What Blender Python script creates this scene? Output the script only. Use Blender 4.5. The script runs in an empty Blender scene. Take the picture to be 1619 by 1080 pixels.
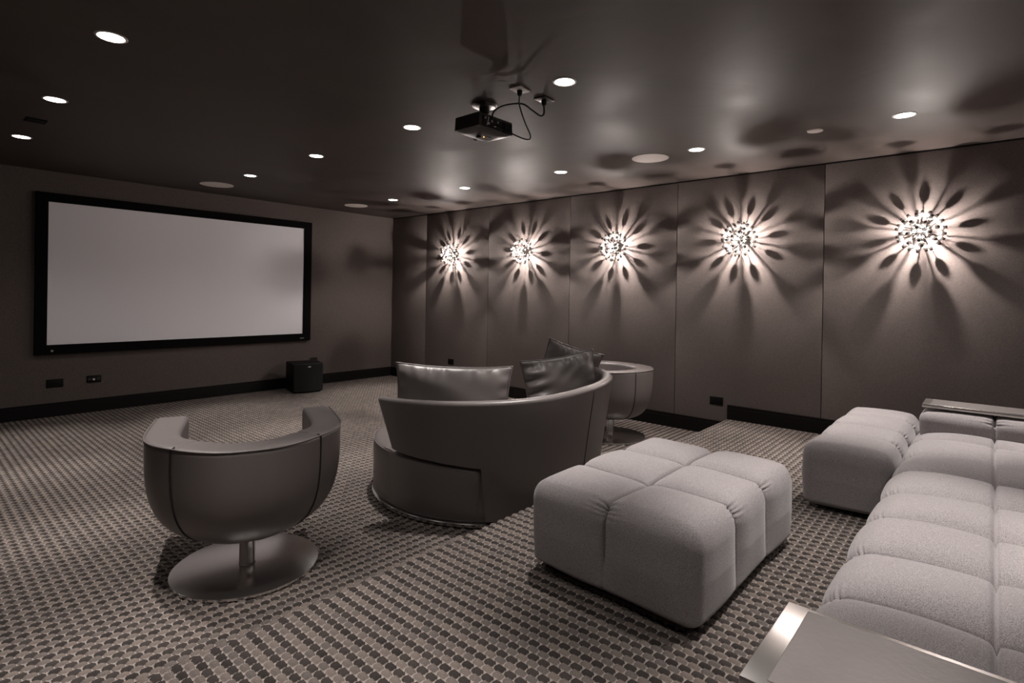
import bpy, bmesh, math, random
import numpy as np
from mathutils import Vector, Matrix
random.seed(7); rng = np.random.default_rng(7)
S = bpy.context.scene; COL = S.collection
PI = math.pi; cos, sin = math.cos, math.sin
XB, YA, H, ZP, YS, BB = 5.978, 8.131, 2.8165, 0.1894, 2.131, 0.1535
XL, YBK = -0.62, -2.3

# ------------------------------------------------------------------ camera
yaw, pit, rol = [math.radians(v) for v in (41.3081, -0.1776, 0.9612)]
F = Vector((cos(yaw)*cos(pit), sin(yaw)*cos(pit), sin(pit)))
R = Vector((sin(yaw), -cos(yaw), 0)); U = R.cross(F)
R2 = R*cos(rol) + U*sin(rol); U2 = -R*sin(rol) + U*cos(rol)
cd = bpy.data.cameras.new('camera'); cam = bpy.data.objects.new('camera', cd); COL.objects.link(cam)
M = Matrix((R2, U2, -F)).transposed().to_4x4(); M.translation = (0, 0, 1.5)
cam.matrix_world = M
cd.sensor_fit = 'HORIZONTAL'; cd.sensor_width = 36; cd.lens = 865.455/1619*36
cd.shift_y = (467.21-540)/1619; cd.clip_start = 0.05
S.camera = cam
S.view_settings.view_transform = 'Standard'; S.view_settings.look = 'None'
S.view_settings.gamma = 1.0; S.view_settings.use_curve_mapping = False
S.view_settings.exposure = 0.24
S.cycles.use_denoising = True
S.cycles.max_bounces = 10; S.cycles.diffuse_bounces = 5
S.cycles.sample_clamp_indirect = 4.0

# ------------------------------------------------------------------ materials
def nm(name):
    m = bpy.data.materials.new(name); m.use_nodes = True
    nt = m.node_tree; b = nt.nodes['Principled BSDF']
    return m, nt, b
def N(nt, t, **k):
    n = nt.nodes.new(t)
    for a, v in k.items(): setattr(n, a, v)
    return n
def simple(name, col, rough=.5, metal=0, spec=.5, bump=0, bscale=200, var=0, vscale=3, coat=0, aniso=None, detail=2):
    m, nt, b = nm(name)
    b.inputs['Base Color'].default_value = (*col, 1); b.inputs['Roughness'].default_value = rough
    b.inputs['Metallic'].default_value = metal; b.inputs['Specular IOR Level'].default_value = spec
    b.inputs['Coat Weight'].default_value = coat
    tc = N(nt, 'ShaderNodeTexCoord')
    if var:
        n = N(nt, 'ShaderNodeTexNoise'); n.inputs['Scale'].default_value = vscale; n.inputs['Detail'].default_value = 6
        nt.links.new(tc.outputs['Object'], n.inputs['Vector'])
        r = N(nt, 'ShaderNodeValToRGB')
        r.color_ramp.elements[0].position = .3; r.color_ramp.elements[1].position = .7
        r.color_ramp.elements[0].color = (*[c*(1-var) for c in col], 1)
        r.color_ramp.elements[1].color = (*[min(1, c*(1+var)) for c in col], 1)
        nt.links.new(n.outputs['Fac'], r.inputs['Fac']); nt.links.new(r.outputs['Color'], b.inputs['Base Color'])
    if bump:
        n = N(nt, 'ShaderNodeTexNoise'); n.inputs['Scale'].default_value = bscale; n.inputs['Detail'].default_value = detail
        nt.links.new(tc.outputs['Object'], n.inputs['Vector'])
        bp = N(nt, 'ShaderNodeBump'); bp.inputs['Strength'].default_value = bump; bp.inputs['Distance'].default_value = .01
        nt.links.new(n.outputs['Fac'], bp.inputs['Height']); nt.links.new(bp.outputs['Normal'], b.inputs['Normal'])
    return m
def emit(name, col, s):
    m, nt, b = nm(name); b.inputs['Base Color'].default_value = (0, 0, 0, 1)
    b.inputs['Emission Color'].default_value = (*col, 1); b.inputs['Emission Strength'].default_value = s
    return m
def carpet_mat():
    m, nt, b = nm('woven carpet'); L = nt.links.new
    uv = N(nt, 'ShaderNodeUVMap'); uv.uv_map = 'weave'
    sp = N(nt, 'ShaderNodeSeparateXYZ'); L(uv.outputs['UV'], sp.inputs[0])
    def mt(op, a, bb=None, c=None):
        n = N(nt, 'ShaderNodeMath', operation=op)
        for i, v in enumerate((a, bb, c)):
            if v is None: continue
            if isinstance(v, (int, float)): n.inputs[i].default_value = v
            else: L(v, n.inputs[i])
        return n.outputs[0]
    fu = mt('FRACT', sp.outputs[0]); fv = mt('FRACT', sp.outputs[1])
    inlight = mt('LESS_THAN', fu, .48); vs_ = mt('ADD', sp.outputs[1], mt('MULTIPLY', inlight, .45))
    # dark tuft ellipse centred at .76,.5
    du = mt('DIVIDE', mt('SUBTRACT', fu, .74), .285); dv = mt('DIVIDE', mt('SUBTRACT', fv, .5), .50)
    rr = mt('ADD', mt('POWER', mt('ABSOLUTE', du), 2.4), mt('POWER', mt('ABSOLUTE', dv), 2.4))
    dark = N(nt, 'ShaderNodeMapRange'); dark.inputs[1].default_value = .85; dark.inputs[2].default_value = 1.1
    dark.inputs[3].default_value = 1; dark.inputs[4].default_value = 0; L(rr, dark.inputs[0])
    # pale backing yarn in the gaps between tufts
    fvl = mt('FRACT', mt('ADD', sp.outputs[1], .45))
    lu = mt('DIVIDE', mt('SUBTRACT', fu, .24), .27); lv = mt('DIVIDE', mt('SUBTRACT', fvl, .5), .5)
    lr_ = mt('ADD', mt('POWER', mt('ABSOLUTE', lu), 2.4), mt('POWER', mt('ABSOLUTE', lv), 2.4))
    gap = mt('MULTIPLY', mt('GREATER_THAN', rr, .95), mt('GREATER_THAN', lr_, .86))
    ev = mt('ABSOLUTE', mt('SUBTRACT', fv, .5)); line = mt('GREATER_THAN', ev, .44)
    near = mt('LESS_THAN', mt('ABSOLUTE', mt('SUBTRACT', fu, .74)), .22)
    st = mt('GREATER_THAN', mt('SINE', mt('MULTIPLY', fu, 2*PI*14)), -.3)
    ln = mt('MAXIMUM', mt('MULTIPLY', gap, .85), mt('MULTIPLY', mt('MULTIPLY', line, near), st))
    # per tuft variation
    fl = N(nt, 'ShaderNodeCombineXYZ')
    L(mt('FLOOR', mt('MULTIPLY', mt('ADD', sp.outputs[0], .0), 2)), fl.inputs[0]); L(mt('FLOOR', vs_), fl.inputs[1])
    wn = N(nt, 'ShaderNodeTexWhiteNoise', noise_dimensions='3D'); L(fl.outputs[0], wn.inputs['Vector'])
    cl = N(nt, 'ShaderNodeMix', data_type='RGBA'); L(wn.outputs['Value'], cl.inputs['Factor'])
    cl.inputs[6].default_value = (.125, .108, .100, 1); cl.inputs[7].default_value = (.180, .150, .132, 1)
    cdk = N(nt, 'ShaderNodeMix', data_type='RGBA'); L(wn.outputs['Value'], cdk.inputs['Factor'])
    cdk.inputs[6].default_value = (.034, .029, .027, 1); cdk.inputs[7].default_value = (.055, .046, .042, 1)
    a = N(nt, 'ShaderNodeMix', data_type='RGBA'); L(dark.outputs[0], a.inputs['Factor']); L(cl.outputs[2], a.inputs[6]); L(cdk.outputs[2], a.inputs[7])
    c2 = N(nt, 'ShaderNodeMix', data_type='RGBA'); L(ln, c2.inputs['Factor']); L(a.outputs[2], c2.inputs[6]); c2.inputs[7].default_value = (.33, .285, .26, 1)
    tc = N(nt, 'ShaderNodeTexCoord'); no = N(nt, 'ShaderNodeTexNoise'); no.inputs['Scale'].default_value = 450; L(tc.outputs['Object'], no.inputs['Vector'])
    mu = N(nt, 'ShaderNodeMix', data_type='RGBA', blend_type='MULTIPLY'); mu.inputs['Factor'].default_value = 1
    mr = N(nt, 'ShaderNodeMapRange'); mr.inputs[1].default_value = .3; mr.inputs[2].default_value = .7; mr.inputs[3].default_value = .7; mr.inputs[4].default_value = 1.3
    L(no.outputs['Fac'], mr.inputs[0]); L(c2.outputs[2], mu.inputs[6]); L(mr.outputs[0], mu.inputs[7]); L(mu.outputs[2], b.inputs['Base Color'])
    bp = N(nt, 'ShaderNodeBump'); bp.inputs['Strength'].default_value = .5; bp.inputs['Distance'].default_value = .003
    L(no.outputs['Fac'], bp.inputs['Height']); L(bp.outputs['Normal'], b.inputs['Normal'])
    b.inputs['Roughness'].default_value = .95; b.inputs['Specular IOR Level'].default_value = .15
    return m
def fabric(name, c0, c1, scale, bump=.35, rough=.9, sheen=.3):
    m, nt, b = nm(name); L = nt.links.new
    tc = N(nt, 'ShaderNodeTexCoord')
    n = N(nt, 'ShaderNodeTexNoise'); n.inputs['Scale'].default_value = scale; n.inputs['Detail'].default_value = 3; n.inputs['Roughness'].default_value = .7
    L(tc.outputs['Object'], n.inputs['Vector'])
    r = N(nt, 'ShaderNodeValToRGB'); r.color_ramp.elements[0].position = .36; r.color_ramp.elements[1].position = .64
    r.color_ramp.elements[0].color = (*c0, 1); r.color_ramp.elements[1].color = (*c1, 1)
    L(n.outputs['Fac'], r.inputs['Fac']); L(r.outputs['Color'], b.inputs['Base Color'])
    bp = N(nt, 'ShaderNodeBump'); bp.inputs['Strength'].default_value = bump; bp.inputs['Distance'].default_value = .003
    L(n.outputs['Fac'], bp.inputs['Height']); L(bp.outputs['Normal'], b.inputs['Normal'])
    b.inputs['Roughness'].default_value = rough; b.inputs['Specular IOR Level'].default_value = .2
    b.inputs['Sheen Weight'].default_value = sheen; b.inputs['Sheen Roughness'].default_value = .4
    return m
def plaster():
    m, nt, b = nm('polished ceiling plaster'); L = nt.links.new
    tc = N(nt, 'ShaderNodeTexCoord'); n = N(nt, 'ShaderNodeTexNoise'); n.inputs['Scale'].default_value = 1.3; n.inputs['Detail'].default_value = 5; n.inputs['Distortion'].default_value = 1.2
    L(tc.outputs['Object'], n.inputs['Vector'])
    r = N(nt, 'ShaderNodeValToRGB'); r.color_ramp.elements[0].position = .3; r.color_ramp.elements[1].position = .7
    r.color_ramp.elements[0].color = (.058, .047, .043, 1); r.color_ramp.elements[1].color = (.090, .073, .067, 1)
    L(n.outputs['Fac'], r.inputs['Fac']); L(r.outputs['Color'], b.inputs['Base Color'])
    b.inputs['Specular IOR Level'].default_value = .14
    mr = N(nt, 'ShaderNodeMapRange'); mr.inputs[1].default_value = .3; mr.inputs[2].default_value = .7; mr.inputs[3].default_value = .50; mr.inputs[4].default_value = .62
    L(n.outputs['Fac'], mr.inputs[0]); L(mr.outputs[0], b.inputs['Roughness'])
    bp = N(nt, 'ShaderNodeBump'); bp.inputs['Strength'].default_value = .25; bp.inputs['Distance'].default_value = .02
    L(n.outputs['Fac'], bp.inputs['Height']); L(bp.outputs['Normal'], b.inputs['Normal'])
    return m

MT = dict(
    carpet=carpet_mat(),
    ceil=plaster(),
    wall_a=fabric('grasscloth wall', (.092, .075, .069), (.132, .109, .101), 90, .3, .8, 0),
    wall_b=fabric('upholstered wall fabric', (.165, .140, .130), (.240, .206, .193), 160, .3, .7, 0),
    side=simple('dark plaster', (.12, .10, .095), .7),
    base=simple('black lacquered timber', (.007, .006, .006), .5, spec=.2),
    screen=simple('projection screen', (.92, .91, .95), .9, spec=.1),
    velvet=simple('black velvet frame', (.004, .0035, .0035), .9, spec=.1),
    grey=fabric('heather grey wool', (.165, .150, .152), (.40, .370, .372), 330, .3, .95, .25),
    plinth=simple('black plinth', (.01, .01, .01), .6),
    leather=simple('taupe leather', (.115, .099, .095), .42, spec=.6, bump=.06, bscale=260, detail=3),
    seam=simple('dark stitching', (.01, .009, .009), .7),
    chrome=simple('polished chrome', (.75, .73, .72), .12, metal=1),
    steel=simple('brushed steel', (.50, .48, .46), .3, metal=1),
    disc=simple('brushed steel disc', (.78, .76, .75), .22, metal=1),
    nickel=simple('dark nickel cap', (.10, .09, .085), .3, metal=1),
    panel=simple('grey leather inlay', (.115, .102, .098), .45, bump=.08, bscale=60, var=.08, vscale=5),
    black=simple('black plastic', (.004, .004, .004), .5, spec=.2),
    soft=simple('black gloss casing', (.03, .027, .026), .28),
    grille=simple('speaker cloth', (.014, .014, .014), .9, spec=.2),
    white=simple('painted grille', (.72, .65, .61), .6),
    trim=simple('white trim', (.6, .56, .53), .4),
    lens=emit('lamp lens', (1, .95, .9), 14),
    bulb=emit('hot bulb', (1, .88, .82), 15500),
    led=emit('orange led', (1, .45, .15), 3),
    silver=simple('silver badge', (.6, .6, .6), .3, metal=.8),
)
def glassm():
    m, nt, b = nm('frosted crystal'); b.inputs['Base Color'].default_value = (.9, .87, .85, 1); b.inputs['Roughness'].default_value = .1
    tr = N(nt, 'ShaderNodeBsdfTranslucent'); tr.inputs['Color'].default_value = (.9, .87, .85, 1)
    mx = N(nt, 'ShaderNodeMixShader'); mx.inputs[0].default_value = .5
    nt.links.new(b.outputs[0], mx.inputs[1]); nt.links.new(tr.outputs[0], mx.inputs[2]); nt.links.new(mx.outputs[0], nt.nodes['Material Output'].inputs[0])
    return m
MT['glass'] = glassm()

# ------------------------------------------------------------------ helpers
def link(name, me, mat, parent=None, smooth=False, auto=None):
    o = bpy.data.objects.new(name, me); COL.objects.link(o)
    if mat is not None and not me.materials: me.materials.append(mat)
    if smooth: me.polygons.foreach_set('use_smooth', [True]*len(me.polygons))
    if auto: me.set_sharp_from_angle(angle=math.radians(auto))
    if parent is not None: o.parent = parent
    return o
def obj(name, bm, mat, parent=None, smooth=False, auto=None):
    bmesh.ops.recalc_face_normals(bm, faces=bm.faces)
    me = bpy.data.meshes.new(name); bm.to_mesh(me); bm.free()
    return link(name, me, mat, parent, smooth or bool(auto), auto)
def tag(o, label, cat, group=None):
    o['label'] = label; o['category'] = cat
    if group: o['group'] = group
    return o
def thing(name, label, cat, loc=(0, 0, 0), rz=0, group=None):
    o = bpy.data.objects.new(name, None); COL.objects.link(o); o.location = loc; o.rotation_euler = (0, 0, rz)
    o.empty_display_size = .1
    return tag(o, label, cat, group)
def struct(o): o['kind'] = 'structure'; return o
def box(x0, x1, y0, y1, z0, z1, bev=0, seg=2, bm=None):
    b2 = bmesh.new(); bmesh.ops.create_cube(b2, size=1)
    for v in b2.verts: v.co = Vector(((x0+x1)/2+v.co.x*(x1-x0), (y0+y1)/2+v.co.y*(y1-y0), (z0+z1)/2+v.co.z*(z1-z0)))
    if bev: bmesh.ops.bevel(b2, geom=b2.edges[:], offset=bev, segments=seg, affect='EDGES', profile=.5)
    if bm is None: return b2
    me = bpy.data.meshes.new('t'); b2.to_mesh(me); b2.free(); bm.from_mesh(me); bpy.data.meshes.remove(me); return bm
def lathe(prof, n=48, bm=None, cx=0, cy=0):
    bm = bm or bmesh.new(); rings = []
    for r, z in prof:
        if r < 1e-6: rings.append([bm.verts.new((cx, cy, z))])
        else: rings.append([bm.verts.new((cx+r*cos(2*PI*k/n), cy+r*sin(2*PI*k/n), z)) for k in range(n)])
    for a, b in zip(rings, rings[1:]):
        for k in range(n):
            k2 = (k+1) % n
            if len(a) == 1 and len(b) == 1: continue
            if len(a) == 1: bm.faces.new((a[0], b[k], b[k2]))
            elif len(b) == 1: bm.faces.new((a[k], b[0], a[k2]))
            else: bm.faces.new((a[k], b[k], b[k2], a[k2]))
    return bm
def tube(pts, r, n=8, bm=None, closed=False):
    bm = bm or bmesh.new(); pts = [Vector(p) for p in pts]; rings = []; m = len(pts)
    up = None
    for i, p in enumerate(pts):
        if closed: t = pts[(i+1) % m]-pts[i-1]
        else: t = pts[min(i+1, m-1)]-pts[max(i-1, 0)]
        t.normalize()
        if up is None: up = t.orthogonal().normalized()
        up = (up-t*up.dot(t)).normalized(); w = t.cross(up)
        rr = r[i] if isinstance(r, (list, tuple)) else r
        rings.append([bm.verts.new(p+(up*cos(2*PI*k/n)+w*sin(2*PI*k/n))*rr) for k in range(n)])
    seq = list(zip(rings, rings[1:]))
    if closed: seq.append((rings[-1], rings[0]))
    for a, b in seq:
        for k in range(n): bm.faces.new((a[k], a[(k+1) % n], b[(k+1) % n], b[k]))
    if not closed:
        bm.faces.new(rings[0][::-1]); bm.faces.new(rings[-1])
    return bm
def np_grid(P, name, mat, uv=None, parent=None, wrap=False):
    """P: (nu,nv,3) array -> quad grid mesh"""
    nu, nv = P.shape[:2]; idx = np.arange(nu*nv).reshape(nu, nv)
    q = np.stack([idx[:-1, :-1], idx[1:, :-1], idx[1:, 1:], idx[:-1, 1:]], -1).reshape(-1, 4)
    me = bpy.data.meshes.new(name); me.vertices.add(nu*nv); me.vertices.foreach_set('co', P.reshape(-1).astype(np.float32))
    me.loops.add(q.size); me.loops.foreach_set('vertex_index', q.reshape(-1).astype(np.int32))
    me.polygons.add(len(q)); me.polygons.foreach_set('loop_start', np.arange(0, q.size, 4, dtype=np.int32))
    if uv is not None:
        l = me.uv_layers.new(name='weave'); l.data.foreach_set('uv', uv.reshape(-1, 2)[q.reshape(-1)].reshape(-1).astype(np.float32))
    me.update(calc_edges=True); me.validate()
    return link(name, me, mat, parent, smooth=True)

# ------------------------------------------------------------------ carpet
PX, QY, H0 = .063, .048, .015
def tuft_h(u, v):
    fu = u-np.floor(u); v = v+np.where(fu < .48, .45, 0); fv = v-np.floor(v)
    a = np.where(fu < .48, np.abs(fu-.24)/.27, np.abs(fu-.74)/.285); b = np.abs(fv-.5)/.51
    sc = np.where(fu < .48, 1.0, .85)
    return H0*sc*np.clip(1-a**2.3-b**2.3, 0, 1)**.5
def axis(a0, a1, period, off, n):
    s = period/n; k0 = math.floor((a0-off)/s); k1 = math.ceil((a1-off)/s)
    v = off+np.arange(k0, k1+1)*s; return np.clip(v, a0, a1)
# lower floor: weave turned a quarter turn
xs = axis(XL, XB, QY, .0, 8); ys = axis(YS-.06, YA, PX, .0, 10)
X, Y = np.meshgrid(xs, ys, indexing='ij'); u = (Y-3.26)/PX; v = (X-.37)/QY
Z = tuft_h(u, v)-H0
fl = np_grid(np.stack([X, Y, Z], -1), 'floor', MT['carpet'], np.stack([u, v], -1)); struct(fl)
# raised platform with a rounded carpeted nosing
rn = .022; vs = axis(YBK, YS-rn+rn*PI/2+ZP, QY, 2.07, 8); xs = axis(XL, XB, PX, .747, 10)
X, V = np.meshgrid(xs, vs, indexing='ij'); u = (X-.731-.0)/PX+.76; v = (V-2.07)/QY
h = tuft_h(u, v)-H0*.5
t0 = YS-rn; ang = np.clip((V-t0)/rn, 0, PI/2); ex = np.clip(V-t0-rn*PI/2, 0, None)
Yp = np.where(V < t0, V, t0+rn*np.sin(ang)); Zp = ZP-rn+rn*np.cos(ang)-ex
Yp = Yp+h*np.sin(ang); Zp = Zp+h*np.cos(ang)
pf = np_grid(np.stack([X, Yp, Zp], -1), 'floor_platform', MT['carpet'], np.stack([u, v], -1)); struct(pf)

# ------------------------------------------------------------------ shell
struct(obj('ceiling', box(XL-.1, XB+.1, YBK-.1, YA+.1, H, H+.1), MT['ceil']))
struct(obj('wall_front', box(XL-.1, XB+.1, YA, YA+.1, -.05, H), MT['wall_a']))
struct(obj('wall_left', box(XL-.1, XL, YBK, YA, -.05, H), MT['side']))
struct(obj('wall_back', box(XL-.1, XB+.1, YBK-.1, YBK, -.05, H), MT['side']))
wr = struct(obj('wall_right', box(XB+.012, XB+.1, YBK, YA, -.05, H), MT['base']))
joints = [YA, 7.19, 5.74, 4.24, 2.74, 1.24, -.26, -1.76, YBK]
for a, b in zip(joints, joints[1:]):
    obj('wall_panel', box(XB, XB+.02, b+.003, a-.003, -.02, H-.012, .004, 2), MT['wall_b'], wr, auto=40)
# baseboards and trims
def baseboard(name, pts):
    bm = bmesh.new()
    for (x0, x1, y0, y1, z0) in pts:
        box(x0, x1, y0, y1, z0, z0+BB-.03, bm=bm); 
        sx = .006
        if x1-x0 > y1-y0: box(x0, x1, y0+sx, y1, z0+BB-.03, z0+BB, bm=bm)
        else: box(x0+sx, x1, y0, y1, z0+BB-.03, z0+BB, bm=bm)
    return struct(obj(name, bm, MT['base']))
baseboard('baseboard_front', [(XL, XB, YA-.02, YA, 0)])
baseboard('baseboard_right', [(XB-.02, XB, YS, YA-.02, 0), (XB-.02, XB, YBK, YS+.0, ZP)])
struct(obj('trim_1', box(XB-.006, XB+.012, YBK, YA, H-.012, H-.001), MT['base']))

# ------------------------------------------------------------------ projection screen
ps = thing('projection_screen', 'wide grey projection screen in black frame on the far wall', 'screen', (2.73, YA, 0))
def rel(b, dx, dy, dz=0):
    for v in b.verts: v.co -= Vector((dx, dy, dz))
    return b
sx0, sx1, sz0, sz1, ix0, ix1, iz0, iz1 = 1.0797, 4.3963, .7144, 2.5651, 1.19, 4.272, .825, 2.462
for (a, b_, c, d) in [(sx0, sx1, iz1, sz1), (sx0, sx1, sz0, iz0), (sx0, ix0, iz0, iz1), (ix1, sx1, iz0, iz1)]:
    obj('frame_rail', rel(box(a, b_, YA-.05, YA-.001, c, d, .003, 1), 2.73, YA), MT['velvet'], ps)
obj('screen_surface', rel(box(ix0-.01, ix1+.01, YA-.032, YA-.028, iz0-.01, iz1+.01), 2.73, YA), MT['screen'], ps)
bm = bmesh.new()
c0 = Vector((1.237-2.73, -.052, .757))
star = []
for k in range(10):
    r = .017 if k % 2 == 0 else .008; a = PI/2+k*PI/5
    star.append(bm.verts.new(c0+Vector((r*cos(a), 0, r*sin(a)))))
bm.faces.new(star); g = bmesh.ops.extrude_face_region(bm, geom=bm.faces[:])
for v in g['geom']:
    if isinstance(v, bmesh.types.BMVert): v.co.y += .003
obj('emblem', bm, MT['silver'], ps)
bm = bmesh.new()
for i, w in enumerate((.008, .010, .006, .010, .008)): box(4.222-2.73+i*.014, 4.222-2.73+i*.014+w, -.053, -.050, .748, .762, bm=bm)
obj('nameplate', bm, MT['grey'], ps)

# ------------------------------------------------------------------ wall outlets
def outlet(w, h, label, loc, side, n=0, mark=False):
    t = thing('wall_outlet', label, 'outlet', loc, 0 if side == 'A' else -PI/2, 'black wall outlets')
    obj('cover_plate', box(-w/2, w/2, -.008, 0, -h/2, h/2, .003, 2), MT['black'], t, auto=40)
    for k in range(n):
        x = (k-(n-1)/2)*w/max(n, 1)*.9
        obj('socket', rel(box(-.018, .018, -.012, -.008, -.018, .018, .002, 1), -x, 0), MT['soft'], t)
    if mark:
        obj('plug', lathe([(0, 0), (.012, 0), (.012, .03), (.006, .034), (0, .034)], 16), MT['silver'], t, auto=40)
        p = [c for c in t.children if c.name.startswith('plug')][0]; p.rotation_euler = (PI/2, 0, 0); p.location = (-.01, -.012, -.005)
    return t
outlet(.155, .095, 'larger plain black wall plate under the screen, nearest the left edge', (1.273, YA, .378), 'A')
outlet(.145, .085, 'black wall outlet with a silver plug under the screen', (1.64, YA, .39), 'A', 3, True)
outlet(.13, .09, 'black wall outlet just above the black subwoofer', (4.478, YA, .385), 'A', 2)
outlet(.145, .09, 'black wall plate on the panelled wall above the platform step', (XB, 2.253, .367), 'B', 0)
outlet(.13, .09, 'black wall plate on the panelled wall behind the left leather pillow', (XB, 6.537, .39), 'B', 0)

# ------------------------------------------------------------------ subwoofer
sw = thing('subwoofer', 'black cube subwoofer on the carpet below the screen', 'speaker', (4.12, 7.73, 0), math.radians(-12))
obj('cabinet', box(-.215, .215, -.19, .22, .012, .425, .012, 3), MT['black'], sw, auto=40)
bm = box(-.205, .205, -.235, -.191, .02, .415, .0)
bmesh.ops.subdivide_edges(bm, edges=[e for e in bm.edges if abs((e.verts[0].co-e.verts[1].co).x) > .1], cuts=14, use_grid_fill=True)
for v in bm.verts:
    if v.co.y < -.2: v.co.y += .04*(v.co.x/.205)**2
obj('front_grille', bm, MT['grille'], sw, auto=30)
obj('badge', box(-.02, .02, -.241, -.233, .372, .388, .003, 2), MT['silver'], sw)
for sx in (-1, 1):
    for sy in (-1, 1): obj('foot', lathe([(0, 0), (.02, 0), (.02, .012), (0, .012)], 16, cx=sx*.17, cy=sy*.16), MT['black'], sw)

# ------------------------------------------------------------------ ceiling fixtures
def spot(parent, power, size=.92, blend=.75):
    l = bpy.data.lights.new('downlight_beam', 'SPOT'); l.energy = power; l.spot_size = size; l.spot_blend = blend
    l.color = (1, .93, .885); l.shadow_soft_size = .03
    o = bpy.data.objects.new('downlight_beam', l); COL.objects.link(o); o.parent = parent; o.location = (0, 0, -.03)
SP = [6.475, 4.992, 3.508, 2.01, .491, -1.0]
rown = {0: ('row nearest the wall lamps', 4.751), 1: ('middle row', 2.746), 2: ('left row', .76)}
posn = ['first from the screen', 'second from the screen', 'third from the screen', 'fourth from the screen', 'fifth from the screen', 'sixth from the screen']
POW = 205
for r in range(3):
    for k, y in enumerate(SP):
        if r == 1 and k == 4: y = .395
        x = rown[r][1]
        t = thing('downlight', 'round lit downlight in the ceiling, %s, %s' % (rown[r][0], posn[k]), 'light', (x, y, H), 0, 'recessed ceiling downlights')
        obj('trim_ring', lathe([(.060, 0), (.060, -.003), (.066, -.005), (.073, -.003), (.075, 0)], 40), MT['trim'], t, smooth=True)
        obj('lens', lathe([(0, -.003), (.04, -.0032), (.0605, -.002)], 40), MT['lens'], t)
        spot(t, POW); spot(t, POW*.11, 2.3, 1.0)
for (x, y, r, lb) in [(4.782, 2.476, .172, 'large round ceiling speaker grille near the wall lamps'), (2.723, 7.389, .19, 'round ceiling speaker grille above the screen'), (4.728, 7.377, .172, 'round ceiling speaker grille near the far room corner')]:
    t = thing('ceiling_speaker', lb, 'speaker', (x, y, H), 0, 'round ceiling speakers')
    obj('bezel', lathe([(r-.006, 0), (r-.006, -.004), (r, -.004), (r, 0)], 56), MT['trim'], t, auto=40)
    obj('grille', lathe([(0, -.004), (r-.007, -.003), (r-.006, 0)], 56), MT['white'], t)
t = thing('smoke_detector', 'small round pale detector on the ceiling right of the speaker', 'detector', (4.763, 1.062, H))
obj('cover', lathe([(0, -.012), (.04, -.012), (.055, -.008), (.058, 0)], 40), MT['white'], t, auto=40)
t = thing('ceiling_vent', 'small dark square vent in the ceiling between two left downlights', 'vent', (.757, 5.742, H))
bm = bmesh.new()
for k in range(5): box(-.055, .055, -.05+k*.022, -.038+k*.022, -.006, -.001, bm=bm)
obj('louvre', bm, MT['black'], t)
bm = bmesh.new()
for a in ((-.065, .065, -.065, -.055), (-.065, .065, .055, .065), (-.065, -.055, -.055, .055), (.055, .065, -.055, .055)): box(*a, -.006, 0, bm=bm)
obj('vent_frame', bm, MT['velvet'], t)

# ------------------------------------------------------------------ projector
pj = thing('projector', 'dark projector hanging upside down from a round ceiling mount', 'projector', (2.735, 2.69, H))
obj('mount_plate', lathe([(0, 0), (.088, 0), (.09, -.008), (.082, -.014), (.05, -.018), (0, -.018)], 40), MT['steel'], pj, auto=40)
obj('mount_column', lathe([(.036, -.018), (.036, -.06), (.030, -.064), (.030, -.105), (.04, -.11), (0, -.11)], 28), MT['soft'], pj, auto=40)
# body: rounded casing whose underside bulges
bw, bl, zt, zb = .168, .118, -.112, -.212
bm = bmesh.new(); nx, ny = 22, 16
def body_pt(i, j, top):
    x = -1+2*i/nx; y = -1+2*j/ny
    px = x*bw; py = y*bl*(1+.14*(1-x*x)*(1 if y > 0 else 0))
    e = max(abs(x), abs(y))
    if top: return Vector((px*.97, py*.97, zt+.002))
    return Vector((px, py, zb-.022*(1-x**4)*(1-y**4)+.012))
gt = {}; gb = {}
for i in range(nx+1):
    for j in range(ny+1):
        gt[i, j] = bm.verts.new(body_pt(i, j, True)); gb[i, j] = bm.verts.new(body_pt(i, j, False))
for i in range(nx):
    for j in range(ny):
        bm.faces.new((gt[i, j], gt[i+1, j], gt[i+1, j+1], gt[i, j+1])); bm.faces.new((gb[i, j], gb[i, j+1], gb[i+1, j+1], gb[i+1, j]))
loop = [(i, 0) for i in range(nx)]+[(nx, j) for j in range(ny)]+[(i, ny) for i in range(nx, 0, -1)]+[(0, j) for j in range(ny, 0, -1)]
for a, b_ in zip(loop, loop[1:]+loop[:1]): bm.faces.new((gt[a], gb[a], gb[b_], gt[b_]))
bmesh.ops.bevel(bm, geom=[e for e in bm.edges if e.calc_face_angle(0) > .8], offset=.012, segments=3, affect='EDGES')
obj('casing', bm, MT['soft'], pj, auto=35)
bm = box(-.135, .05, -.1215, -.1165, -.195, -.128, .002, 1); obj('connector_panel', bm, MT['black'], pj)
for x, w, z in [(-.115, .018, -.14), (-.085, .022, -.172), (-.05, .014, -.15), (-.02, .02, -.175), (.01, .014, -.145)]:
    obj('port', box(x-w/2, x+w/2, -.127, -.121, z-.007, z+.007, .001, 1), MT['silver'] if w > .019 else MT['steel'], pj)
bm = bmesh.new()
for k in range(9): box(.062+k*.011, .068+k*.011, -.1235, -.118, -.2, -.125, bm=bm)
obj('air_vent', bm, MT['black'], pj)
o = obj('lens', lathe([(0, 0), (.034, 0), (.038, .02), (.044, .03), (.044, .034), (.03, .034), (.026, .022), (0, .02)], 32), MT['black'], pj, auto=40)
o.rotation_euler = (-PI/2, 0, 0); o.location = (.07, .118, -.165)
o = obj('status_light', lathe([(0, -.004), (.004, -.004), (.004, 0)], 12), MT['led'], pj); o.location = (.0, .0, zb-.010)
o = obj('logo', box(.02, .06, -.012, -.004, -.225, -.2225), MT['steel'], pj)
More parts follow.
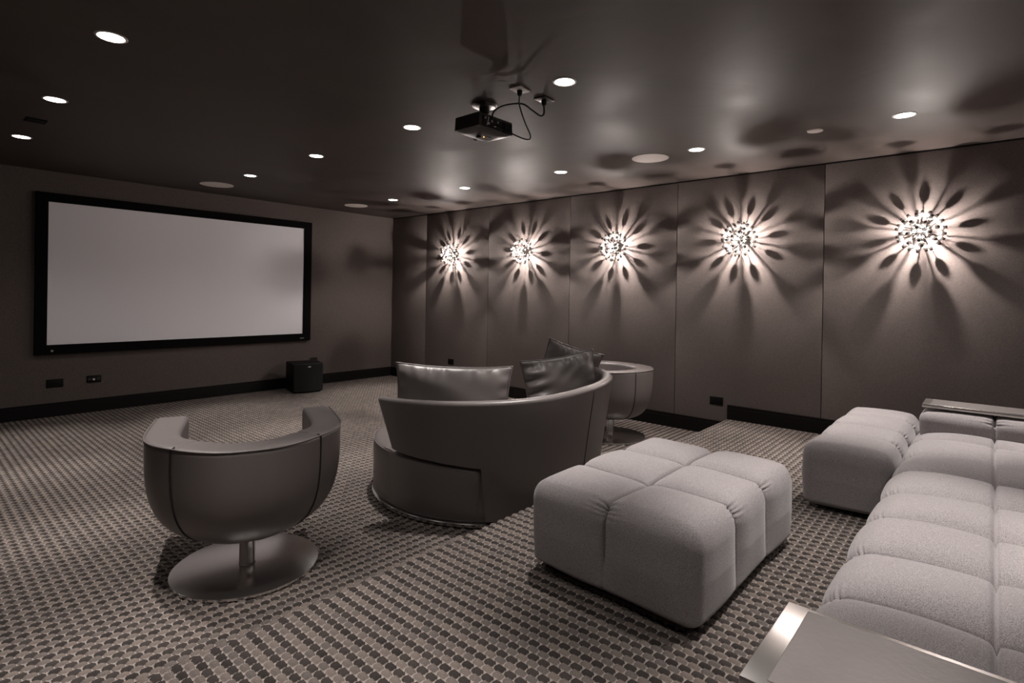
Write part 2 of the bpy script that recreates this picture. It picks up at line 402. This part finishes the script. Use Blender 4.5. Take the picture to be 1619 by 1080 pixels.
for (x, y, z) in ((-.03, .02, zb-.010),):
    obj('adjust_dial', lathe([(0, -.012), (.016, -.012), (.018, 0)], 20), MT['black'], pj, auto=40).location = (x, y, z)
bm = tube([(-.115, -.13, -.13), (-.12, -.15, -.13), (-.12, -.16, -.15), (-.12, -.15, -.185), (-.11, -.135, -.19)], .004); obj('handle_wire', bm, MT['steel'], pj, smooth=True)
def ceil_plate(x, y, rz, mat, lb):
    t = thing('ceiling_socket', lb, 'outlet', (x, y, H), rz, 'ceiling outlets for the projector')
    obj('cover_plate', box(-.06, .06, -.045, .045, -.009, 0, .003, 2), mat, t, auto=40)
    obj('plug', lathe([(0, -.045), (.010, -.045), (.017, -.03), (.018, -.009), (0, -.009)], 20), MT['black'], t, auto=40)
    return t
ceil_plate(2.665, 2.305, .1, MT['trim'], 'pale ceiling outlet plate with black plug, nearer the projector')
ceil_plate(2.905, 2.295, .1, MT['soft'], 'dark ceiling outlet plate with plug, nearer the bright downlight')
def curve_pts(P, n=10):
    P = [Vector(p) for p in P]; out = []
    for i in range(len(P)-1):
        a, b, c, d = P[max(i-1, 0)], P[i], P[i+1], P[min(i+2, len(P)-1)]
        for k in range(n):
            t = k/n; out.append(.5*((2*b)+(-a+c)*t+(2*a-5*b+4*c-d)*t*t+(-a+3*b-3*c+d)*t**3))
    out.append(P[-1]); return out
c1 = tube(curve_pts([(2.665, 2.305, H-.045), (2.67, 2.31, H-.10), (2.70, 2.29, H-.20), (2.745, 2.275, H-.29), (2.74, 2.31, H-.305), (2.70, 2.42, H-.25), (2.70, 2.52, H-.19), (2.70, 2.562, H-.175)]), .0045)
tag(obj('cable', c1, MT['black'], smooth=True), 'black cable looping low from the pale ceiling plate to the projector', 'cable')
c2 = tube(curve_pts([(2.905, 2.295, H-.045), (2.90, 2.29, H-.10), (2.86, 2.29, H-.125), (2.80, 2.31, H-.10), (2.74, 2.35, H-.065), (2.70, 2.47, H-.06), (2.68, 2.545, H-.09), (2.68, 2.562, H-.14)]), .0055)
tag(obj('cable', c2, MT['black'], smooth=True), 'black cable arching over from the dark ceiling plate to the projector', 'cable')

# ------------------------------------------------------------------ sputnik wall lamps
LB, HB, RL = .150, .098, .175      # bulb distance from wall, hub distance, rod length
rod_me = bpy.data.meshes.new('rod'); b_ = tube([(0, 0, .02), (0, 0, RL-.03)], .0028, 8); b_.to_mesh(rod_me); b_.free(); rod_me.materials.append(MT['chrome'])
cry_me = bpy.data.meshes.new('crystal'); b_ = lathe([(0, RL-.045), (.009, RL-.043), (.0155, RL-.034), (.0175, RL-.024), (.0155, RL-.013), (.009, RL-.004), (0, RL-.003)], 14); bmesh.ops.recalc_face_normals(b_, faces=b_.faces); b_.to_mesh(cry_me); b_.free(); cry_me.materials.append(MT['glass'])
cap_me = bpy.data.meshes.new('cap'); b_ = lathe([(0, RL-.004), (.0115, RL-.004), (.012, RL+.006), (.008, RL+.010), (0, RL+.011)], 14); bmesh.ops.recalc_face_normals(b_, faces=b_.faces); b_.to_mesh(cap_me); b_.free(); cap_me.materials.append(MT['nickel'])
for me in (rod_me, cap_me): me.polygons.foreach_set('use_smooth', [True]*len(me.polygons))
bulb_me = bpy.data.meshes.new('bulb'); b_ = bmesh.new(); bmesh.ops.create_icosphere(b_, subdivisions=2, radius=.009); b_.to_mesh(bulb_me); b_.free(); bulb_me.materials.append(MT['bulb'])
lampname = ['starburst crystal wall lamp farthest away, nearest the screen', 'starburst crystal wall lamp second from the screen', 'middle starburst crystal wall lamp of the five', 'starburst crystal wall lamp second from the right', 'rightmost and largest-looking starburst crystal wall lamp']
for i, (y, z) in enumerate([(6.49, 2.105), (5.0, 2.100), (3.515, 2.100), (2.01, 2.112), (.48, 2.098)]):
    t = thing('wall_lamp', lampname[i], 'lamp', (XB, y, z), 0, 'starburst wall lamps')
    lr = random.Random(20+i)
    o = obj('wall_plate', lathe([(0, 0), (.05, 0), (.05, .012), (.044, .018), (.012, .02), (.012, HB-.02), (0, HB-.02)], 32), MT['chrome'], t, auto=40); o.rotation_euler = (0, -PI/2, 0)
    o = obj('hub', lathe([(0, -.024), (.014, -.02), (.024, -.008), (.024, .008), (.014, .02), (0, .024)], 20), MT['chrome'], t, smooth=True); o.location = (-HB, 0, 0)
    o = link('bulb', bulb_me, None, t); o.location = (-LB, 0, 0)
    ph0 = lr.uniform(0, .6)
    rods = []
    for k in range(10): rods.append((math.asin((HB-.082)/RL)+lr.uniform(-.02, .02), ph0+k*2*PI/10+lr.uniform(-.07, .07)))
    for k in range(10): rods.append((-math.asin((.122-HB)/RL)+lr.uniform(-.03, .03), ph0+(k+.5)*2*PI/10+lr.uniform(-.07, .07)))
    for k in range(9): rods.append((-.66+lr.uniform(-.08, .08), ph0+.2+k*2*PI/8))
    for k in range(5): rods.append((-1.08+lr.uniform(-.06, .06), ph0+.5+k*2*PI/5))
    rods.append((-PI/2+.12, 1.0))
    for el, ph in rods:   # el>0 leans to the wall
        d = Vector((sin(el), cos(el)*cos(ph), cos(el)*sin(ph)))
        q = d.to_track_quat('Z', 'Y').to_euler()
        rd = link('rod', rod_me, None, t); rd.location = (-HB, 0, 0); rd.rotation_euler = q
        c = link('crystal', cry_me, None, rd); k = link('cap', cap_me, None, rd)

# ------------------------------------------------------------------ tufted cushions
def tufted(name, lo, hi, sxs, sys_, parent, r=.055, rb=.03, rz=.09, A=.03, G=.028, step=.0065, mat=None, wr=1.0, zside=True):
    lo = np.array(lo, float); hi = np.array(hi, float); sz = hi-lo
    n = [max(6, int(round(s/step))) for s in sz]
    vid = {}; P = []; faces = []
    def vert(key):
        if key not in vid: vid[key] = len(P); P.append(key)
        return vid[key]
    for ax in range(3):
        a, b = [k for k in range(3) if k != ax]
        for side in (0, n[ax]):
            for i in range(n[a]):
                for j in range(n[b]):
                    q = []
                    for di, dj in ((0, 0), (1, 0), (1, 1), (0, 1)):
                        key = [0, 0, 0]; key[ax] = side; key[a] = i+di; key[b] = j+dj; q.append(vert(tuple(key)))
                    if (side == 0) == (ax != 1): q = q[::-1]
                    faces.append(q)
    K = np.array(P, float); p = lo+K/np.array(n)*sz
    rr = np.stack([np.full(len(p), r), np.full(len(p), r), np.where(p[:, 2] < lo[2]+rb, rb, rz)], 1)
    q = np.stack([np.clip(p[:, 0], lo[0]+r, hi[0]-r), np.clip(p[:, 1], lo[1]+r, hi[1]-r), np.clip(p[:, 2], lo[2]+rb, hi[2]-rz)], 1)
    e = (p-q)/rr; L = np.linalg.norm(e, axis=1, keepdims=True); L[L < 1e-9] = 1; e /= L
    pos = q+e*rr; nrm = e/rr; nrm /= np.maximum(np.linalg.norm(nrm, axis=1, keepdims=True), 1e-9)
    w = nrm**2
    def prof(c, edges):
        edges = np.array(edges); k = np.clip(np.searchsorted(edges, c)-1, 0, len(edges)-2)
        t = (c-edges[k])/(edges[k+1]-edges[k])*2-1
        return 1-np.abs(np.clip(t, -1, 1))**3.4, k
    ex = [lo[0]]+list(sxs)+[hi[0]]; ey = [lo[1]]+list(sys_)+[hi[1]]
    fx, kx = prof(pos[:, 0], ex); fy, ky = prof(pos[:, 1], ey)
    tz = (pos[:, 2]-lo[2])/sz[2]; fz = np.clip(tz*2.2, 0, 1)**.8
    D = A*(w[:, 2]*fx*fy*(nrm[:, 2] > 0)+.6*w[:, 0]*fy*fz+.6*w[:, 1]*fx*fz)
    fade = np.clip((tz-.12)/.5, 0, 1)
    rngl = np.random.default_rng(3)
    for ss, cax, wf in ((sxs, 0, w[:, 1]+w[:, 2]*(nrm[:, 2] > 0)), (sys_, 1, w[:, 0]+w[:, 2]*(nrm[:, 2] > 0))):
        for s in ss:
            d = np.abs(pos[:, cax]-s); oth = 1-cax
            edge = 4*w[:, 2]*w[:, oth]
            g = G*(1.25*np.exp(-(d/.0055)**2)+.25*np.exp(-(d/.03)**2))
            D -= g*wf*(.12+.88*fade)*(1+1.2*edge)
            arc = -(pos[:, 2]-lo[2])*1.0+np.abs(pos[:, oth]-(lo[oth]+hi[oth])/2)
            ph = rngl.uniform(0, 6, 3)
            wrk = np.sin(2*PI*arc/.027+ph[0]+12*d)+.6*np.sin(2*PI*arc/.041+ph[1]-9*d)
            D += wr*.0065*wrk*np.exp(-(d/.04)**1.2)*np.clip(edge*1.6-.1, 0, 1)*fade
    pos = pos+nrm*D[:, None]
    # soft irregularity
    ir = np.sin(pos[:, 0]*7.1+pos[:, 1]*5.3)*.004+np.sin(pos[:, 1]*11.7-pos[:, 2]*9)*.003
    pos = pos+nrm*ir[:, None]
    me = bpy.data.meshes.new(name); me.from_pydata(pos.tolist(), [], faces); me.update()
    bm = bmesh.new(); bm.from_mesh(me); bmesh.ops.recalc_face_normals(bm, faces=bm.faces); bm.to_mesh(me); bm.free()
    return link(name, me, mat or MT['grey'], parent, smooth=True)
def local(t, lo, hi): return [lo[k]-t.location[k] for k in range(3)], [hi[k]-t.location[k] for k in range(3)]

# free-standing ottoman
t = thing('ottoman', 'grey tufted fabric ottoman alone in the middle of the platform', 'ottoman', (2.625, 1.225, ZP), math.radians(-1.2), 'grey tufted ottomans')
tufted('cushion', (-.60, -.415, .035), (.60, .415, .412), (-.2, .2), (0,), t, A=.032, G=.03)
obj('base_frame', box(-.52, .52, -.34, .34, -.001, .06, .01, 2), MT['plinth'], t)
# ottoman pushed against the sofa end
t = thing('ottoman', 'grey tufted fabric ottoman pushed against the sofa near the panelled wall', 'ottoman', (4.61, .64, ZP), 0, 'grey tufted ottomans')
tufted('cushion', (-.79, -.215, .03), (.79, .245, .405), (-.42, -.02, .39), (), t, A=.03, G=.024)
obj('base_frame', box(-.7, .7, -.18, .18, -.001, .06, .01, 2), MT['plinth'], t)
# sofa
t = thing('sectional_sofa', 'long grey tufted fabric sofa along the right side of the platform', 'sofa', (3.0, -.3, ZP))
sx = [1.56-3, 1.98-3, 2.40-3, 2.82-3, 3.24-3, 3.66-3, 4.10-3, 4.55-3]
tufted('seat_cushion', (1.10-3, -.90+.3, .03), (5.05-3, .392+.3, .385), sx, (-.02+.3, -.46+.3), t, A=.048, G=.026, step=.0075, r=.09)
obj('base_frame', box(1.2-3, 4.95-3, -.85+.3, .28+.3, -.001, .06, .01, 2), MT['plinth'], t)
tufted('armrest', (4.70-3, -1.15+.3, .36), (5.06-3, .370+.3, .543), (), (-.02+.3, -.46+.3, -.9+.3), t, r=.05, rz=.06, A=.018, G=.024, step=.007)
tufted('armrest', (1.06-3, -1.15+.3, .36), (1.42-3, .35+.3, .540), (), (-.02+.3, -.46+.3, -.9+.3), t, r=.05, rz=.06, A=.012, G=.02, step=.012)
tufted('backrest', (1.10-3, -1.2+.3, .05), (5.05-3, -.88+.3, .72), sx, (), t, r=.1, A=.03, G=.024, step=.025)
# trays lying on the arms
def tray(x0, x1, y0, y1, z, label):
    t = thing('tray_table', label, 'tray', ((x0+x1)/2, (y0+y1)/2, z), 0, 'steel trays on the sofa arms')
    hx, hy = (x1-x0)/2, (y1-y0)/2
    bm = box(-hx, hx, -hy, hy, -.022, 0, .0025, 2); obj('metal_plate', bm, MT['steel'], t, auto=40)
    obj('inlay_panel', box(-hx+.02, hx-.018, -hy+.045, hy-.045, -.004, .003, .0015, 1), MT['panel'], t)
    return t
ZT = ZP+.595
tray(1.07, 1.41, -.75, .352, ZT, 'steel-edged tray with grey inlay in the near bottom corner')
tray(4.74, 5.03, -.75, .36, ZT, 'narrow shiny steel tray on the far sofa arm')

# ------------------------------------------------------------------ tub chairs
CZ = .74
HPTS = [(.0, -.435), (.13, -.420), (.25, -.350), (.34, -.262), (.42, -.165), (.468, -.06), (.487, .06), (.488, .20), (.486, .34), (.482, .482)]
def dense(P, n): return [(p.x, p.y) for p in curve_pts([(a, b, 0) for a, b in P], n)]
half = dense([(-.13, -.420)]+HPTS, 6)[6:]
path = [(-x, y) for x, y in half[::-1]]+half[1:]
mid = len(half)-1
def kz(z):   # plan scale of the bowl at height z
    zb_ = .215; t_ = max(0.0, min(1.0, (CZ-z)/(CZ-zb_)))
    return .36+.64*(max(0.0, 1-t_**3.7))**(1/2.2)
def wallsec(i, pts):
    """closed section (list of 3d) at path station i"""
    x, y = pts[i]
    a = pts[max(i-1, 0)]; b = pts[min(i+1, len(pts)-1)]
    tx, ty = b[0]-a[0], b[1]-a[1]; l = math.hypot(tx, ty); nx_, ny_ = -ty/l, tx/l     # inward (path goes ccw seen from above)
    arm = min(1, max(0, (abs(x)-.30)/.18)); wt = .175*(1-arm)+.165*arm
    sec = []
    zs = [CZ-.012, CZ-.03, .68, .62, .56, .50, .45, .40, .36, .32, .29, .265, .245, .232, .222, .216]
    sec.append((x+nx_*.022, y+ny_*.022, CZ)); sec.append((x+nx_*.006, y+ny_*.006, CZ-.005))
    for z in zs:
        k = kz(z)*1.0; sec.append((x*k, y*k, z))
    k = kz(.215); sec.append((x*k*.6, y*k*.6, .212))
    ix, iy = x+nx_*wt, y+ny_*wt
    sec.append((ix*.45, iy*.45, .30)); sec.append((ix*.90, iy*.90, .37))
    sec.append((ix, iy, .44)); sec.append((ix, iy, CZ-.03)); sec.append((ix-nx_*.006, iy-ny_*.006, CZ-.008)); sec.append((ix-nx_*.022, iy-ny_*.022, CZ))
    return sec
def make_chair(label, loc, ang):
    t = thing('tub_chair', label, 'chair', loc, ang-PI/2, 'leather tub chairs')
    # seams sit at |x|=.34
    iL = min(range(len(path)), key=lambda i: abs(path[i][0]+.335)+abs(path[i][1]+.265)); iR = len(path)-1-iL
    gap = 0
    for nmn, a, b_ in (('arm_shell', 0, iL), ('back_shell', iL, iR), ('arm_shell', iR, len(path)-1)):
        secs = [wallsec(i, path) for i in range(a, b_+1)]
        # slight pinch at both ends so the seam reads as a groove
        def pinch(sec, f):
            c = [sum(p[k] for p in sec)/len(sec) for k in range(3)]
            return [tuple(c[k]+(p[k]-c[k])*f for k in range(3)) for p in sec]
        full = []
        for j, sct in enumerate(secs):
            full.append(sct)
        st = [full[0]]; 
        bm = bmesh.new(); rings = []
        m_ = len(full)
        for j, sct in enumerate(full):
            e_ = min(j, m_-1-j)
            free_end = (nmn == 'arm_shell') and ((a == 0 and j == 0) or (a != 0 and j == m_-1))
            f = .985 if (e_ == 0 and not free_end) else 1
            rings.append([bm.verts.new(Vector(p)) for p in pinch(sct, f)])
        # rounded free ends of the arms
        if nmn == 'arm_shell':
            end = 0 if a == 0 else -1
            sct = full[end]; o1, o2 = (full[1], -1) if end == 0 else (full[-2], 1)
            for d_, f in ((.006, .985), (.009, .955)):
                ring = [bm.verts.new(Vector(p)+Vector((0, d_, 0))) for p in pinch(sct, f)]
                if end == 0: rings.insert(0, ring)
                else: rings.append(ring)
        for A_, B_ in zip(rings, rings[1:]):
            for k in range(len(A_)):
                k2 = (k+1) % len(A_); bm.faces.new((A_[k], A_[k2], B_[k2], B_[k]))
        bm.faces.new(rings[0]); bm.faces.new(rings[-1][::-1])
        obj(nmn, bm, MT['leather'], t, auto=50)
    for i in (iL, iR):
        s_ = wallsec(i, path)[:19]
        obj('seam', tube([Vector(p)+Vector((p[0], p[1], 0)).normalized()*.0008 for p in s_], .0035, 6), MT['seam'], t, smooth=True)
    pts = [(*[path[i][k] for k in (0, 1)], CZ-.005) for i in range(len(path))]
    obj('piping', tube(pts, .0045, 6), MT['leather'], t, smooth=True)
    # seat cushion, closed towards the front
    seat = []
    inner = [wallsec(i, path)[-4] for i in range(len(path))]
    ring0 = [(p[0]*.99, p[1]*.99) for p in inner]
    bm = bmesh.new(); rings = []
    for z, f in ((.235, .35), (.25, .72), (.30, .92), (.37, .99), (.42, 1.0), (.445, .97), (.458, .85), (.462, .5)):
        fr = []
        for j in range(1, 12):
            u_ = j/12; a_, b2 = ring0[-1], ring0[0]
            fr.append((a_[0]+(b2[0]-a_[0])*u_, a_[1]+.03*sin(PI*u_)))
        rings.append([bm.verts.new((x*f, y*f+.0, z)) for x, y in ring0+fr])
    for A_, B_ in zip(rings, rings[1:]):
        for k in range(len(A_)):
            k2 = (k+1) % len(A_); bm.faces.new((A_[k], A_[k2], B_[k2], B_[k]))
    bm.faces.new(rings[0][::-1]); bm.faces.new(rings[-1])
    obj('seat_cushion', bm, MT['leather'], t, auto=50)
    obj('column', lathe([(.043, .014), (.041, .02), (.040, .024), (.040, .20), (.055, .215), (0, .235)], 40), MT['chrome'], t, auto=50)
    obj('base_disc', lathe([(0, .014), (.36, .014), (.366, .012), (.366, .0), (0, 0)], 96), MT['disc'], t, auto=30)
    return t
make_chair('taupe leather tub chair in front left, its back to the camera', (1.30, 3.03, .0), math.radians(67.7))
make_chair('taupe leather tub chair behind the round sofa, beside the panelled wall', (5.11, 3.06, .0), math.radians(118))

# ------------------------------------------------------------------ round sofa
RC = (3.157, 3.013)
t = thing('round_sofa', 'large round taupe leather sofa with curved back, beside the platform step', 'sofa', (*RC, 0))
obj('base_ring', lathe([(.80, 0), (.878, 0), (.886, .006), (.886, .024), (.878, .030), (.80, .030)], 128), MT['chrome'], t, auto=40)
obj('seat_base', lathe([(0, .03), (.858, .03), (.870, .04), (.876, .10), (.878, .34), (.874, .385), (.862, .403), (.842, .412), (.70, .422), (.35, .43), (0, .432)], 144), MT['leather'], t, auto=50)
bm = tube([(.874*cos(a), .874*sin(a), .398) for a in np.linspace(0, 2*PI, 145)[:-1]], .004, 6, closed=True)
obj('piping', bm, MT['leather'], t, smooth=True)
def rad(d): return math.radians(d)
def ztop(d): return float(np.interp(d, [170, 193, 211, 230, 248, 268, 286, 300, 345], [.785, .806, .820, .833, .848, .876, .888, .892, .892]))
def zbot(d): return float(np.interp(d, [170, 176, 200, 221.5, 223.5, 345], [.47, .445, .42, .39, .045, .045]))
def rout(z, zt_): return .888+(.092*max(0, (z-.22)/(zt_-.22))**1.1 if z > .22 else 0)
degs = list(np.concatenate([np.linspace(171.5, 221, 42), np.linspace(221.4, 224, 7), np.linspace(225.5, 345, 90)]))
bm = bmesh.new(); rings = []
for j, d in enumerate(degs):
    zt_ = ztop(d); zb_ = zbot(d); ring = []
    tt = .085
    ins = 0
    e_ = min(j, len(degs)-1-j)
    k_in = [.03, .012, .004][e_] if e_ < 3 else 0
    fd = max(0, 1-(d-171.5)/16)
    def P(r, z):
        dd = d+fd*7*(zt_-z)/.35; ring.append(bm.verts.new((r*cos(rad(dd)), r*sin(rad(dd)), z)))
    P(.885-.02, zb_+.004); 
    for s_ in np.linspace(0, 1, 13):
        z = zb_+(zt_-.03-zb_)*s_; P(rout(z, zt_)-k_in, z)
    ro = rout(zt_, zt_)
    for a in (30, 60, 90, 120, 150): P(ro-tt/2+(tt/2-k_in)*cos(rad(a)), zt_-.03+(.03-k_in*.5)*sin(rad(a)))
    for s_ in np.linspace(1, 0, 8):
        z = max(.40, zb_)+(zt_-.03-max(.40, zb_))*s_; P(.80+(ro-tt-.80)*s_+k_in, z)
    if True: P(.83, max(zb_, .36)+.0)
    rings.append(ring)
for A_, B_ in zip(rings, rings[1:]):
    for k in range(len(A_)):
        k2 = (k+1) % len(A_); bm.faces.new((A_[k], A_[k2], B_[k2], B_[k]))
bm.faces.new(rings[0]); bm.faces.new(rings[-1][::-1])
obj('backrest', bm, MT['leather'], t, auto=55)
for d in (272, 335):
    zt_ = ztop(d)
    obj('seam', tube([(rout(z, zt_)*cos(rad(d))*1.0005, rout(z, zt_)*sin(rad(d))*1.0005, z) for z in np.linspace(.05, zt_-.035, 16)], .003, 6), MT['seam'], t, smooth=True)

# padded side band below the slit of the backrest
bm = bmesh.new(); rings = []
bd = list(np.linspace(168, 220.9, 60))
for j, d in enumerate(bd):
    e_ = min(len(bd)-1-j, 3); k_ = [.012, .005, .001, 0][e_]; zt_ = min(.408+.02*min(1, j/26), zbot(max(170, d))-.016); ring = []
    k0 = min(1, j/26); k0 = k0*k0*(3-2*k0)
    for r, z in ((.84, .05), (.874, .05), (.886, .10), (.894, .20), (.899, .28), (.900, .33), (.896, zt_-.02), (.888, zt_-.006), (.872, zt_), (.84, zt_)):
        rr_ = .872+(r-.872)*k0 if r > .872 else r
        ring.append(bm.verts.new(((rr_-k_)*cos(rad(d)), (rr_-k_)*sin(rad(d)), z)))
    rings.append(ring)
for A_, B_ in zip(rings, rings[1:]):
    for k in range(len(A_)):
        k2 = (k+1) % len(A_); bm.faces.new((A_[k], A_[k2], B_[k2], B_[k]))
bm.faces.new(rings[0]); bm.faces.new(rings[-1][::-1])
obj('side_band', bm, MT['leather'], t, auto=55)

# ------------------------------------------------------------------ leather pillows
def pillow(label, w, h, th, center, xdir, lean, roll=0, seed=1, crumple=0):
    t = thing('pillow', label, 'pillow', center, 0, 'leather pillows on the round sofa')
    X_ = Vector((*xdir, 0)).normalized(); Nn = Vector((-X_.y, X_.x, 0)); Zz = Vector((0, 0, 1))
    Zl = (Zz*cos(lean)+Nn*sin(lean)); Nl = X_.cross(Zl)
    Xr = X_*cos(roll)+Zl*sin(roll); Zr = -X_*sin(roll)+Zl*cos(roll)
    m = Matrix((Xr, Nl, Zr)).transposed(); t.rotation_euler = m.to_euler()
    r_ = np.random.default_rng(seed); n1, n2 = 64, 48
    u, v = np.meshgrid(np.linspace(-1, 1, n1), np.linspace(-1, 1, n2), indexing='ij')
    px = u*w/2*(1-.07*(1-v**2)); pz = v*h/2*(1-.08*(1-u**2))
    prof = ((1-np.abs(u)**2.6)*(1-np.abs(v)**2.6))**.55
    ph = r_.uniform(0, 6, 6)
    edge = np.clip(1-prof, 0, 1)
    wu = u+.08*np.sin(3*u+ph[4])+.05*np.sin(7.3*u+ph[5])
    wk = (.8*np.sin(wu*23+ph[0]+2*v)*np.exp(-((1-np.abs(v))/.22)**2)+np.sin(v*17+ph[1]-2*u)*np.exp(-((1-np.abs(u))/(.12+.30*crumple*(u < 0)))**2)*(1+1.6*crumple*(u < 0))+.5*np.sin(wu*41+ph[2]+5*v)*np.exp(-((1-np.abs(v))/.15)**2)+.35*np.sin(5*(u+1.4*v)+ph[3])+.6*np.sin(14*(v-.8*u)+ph[2])*np.exp(-((u-.3)/.5)**2)*np.clip(v, 0, 1)*crumple)
    faces = []
    for sgn, nmn in ((1, 'cover'), (-1, 'cover')):
        py = sgn*(th/2*prof+.010*wk*prof**.5)
        faces.append(np.stack([px, py, pz], -1))
    P = np.concatenate([faces[0].reshape(-1, 3), faces[1].reshape(-1, 3)]); idx = np.arange(n1*n2).reshape(n1, n2)
    q = np.stack([idx[:-1, :-1], idx[1:, :-1], idx[1:, 1:], idx[:-1, 1:]], -1).reshape(-1, 4)
    F_ = np.concatenate([q[:, ::-1], q+n1*n2])
    me = bpy.data.meshes.new('cover'); me.from_pydata(P.tolist(), [], F_.tolist())
    bm = bmesh.new(); bm.from_mesh(me); bpy.data.meshes.remove(me)
    bmesh.ops.remove_doubles(bm, verts=bm.verts, dist=1e-4); obj('cover', bm, MT['leather'], t, smooth=True)
    rim = [(px[i, 0], 0, pz[i, 0]) for i in range(n1)]+[(px[-1, j], 0, pz[-1, j]) for j in range(1, n2)]+[(px[i, -1], 0, pz[i, -1]) for i in range(n1-2, -1, -1)]+[(px[0, j], 0, pz[0, j]) for j in range(n2-2, 0, -1)]
    obj('piping', tube(rim, .005, 6, closed=True), MT['leather'], t, smooth=True)
    return t
pillow('wide taupe leather pillow standing on the left of the round sofa', .85, .55, .17, (2.63, 2.86, .717), (.46, -.70), -.12, .0, 1)
pillow('taupe leather pillow with crumpled end, front one of the right pair', .62, .55, .20, (3.50, 2.535, .75), (.47, -.29), -.12, .14, 2, 1)
pillow('taupe leather pillow leaning behind the front right pillow, one corner up', .49, .52, .17, (3.83, 2.73, .82), (.55, -.45), .2, -.3, 3)
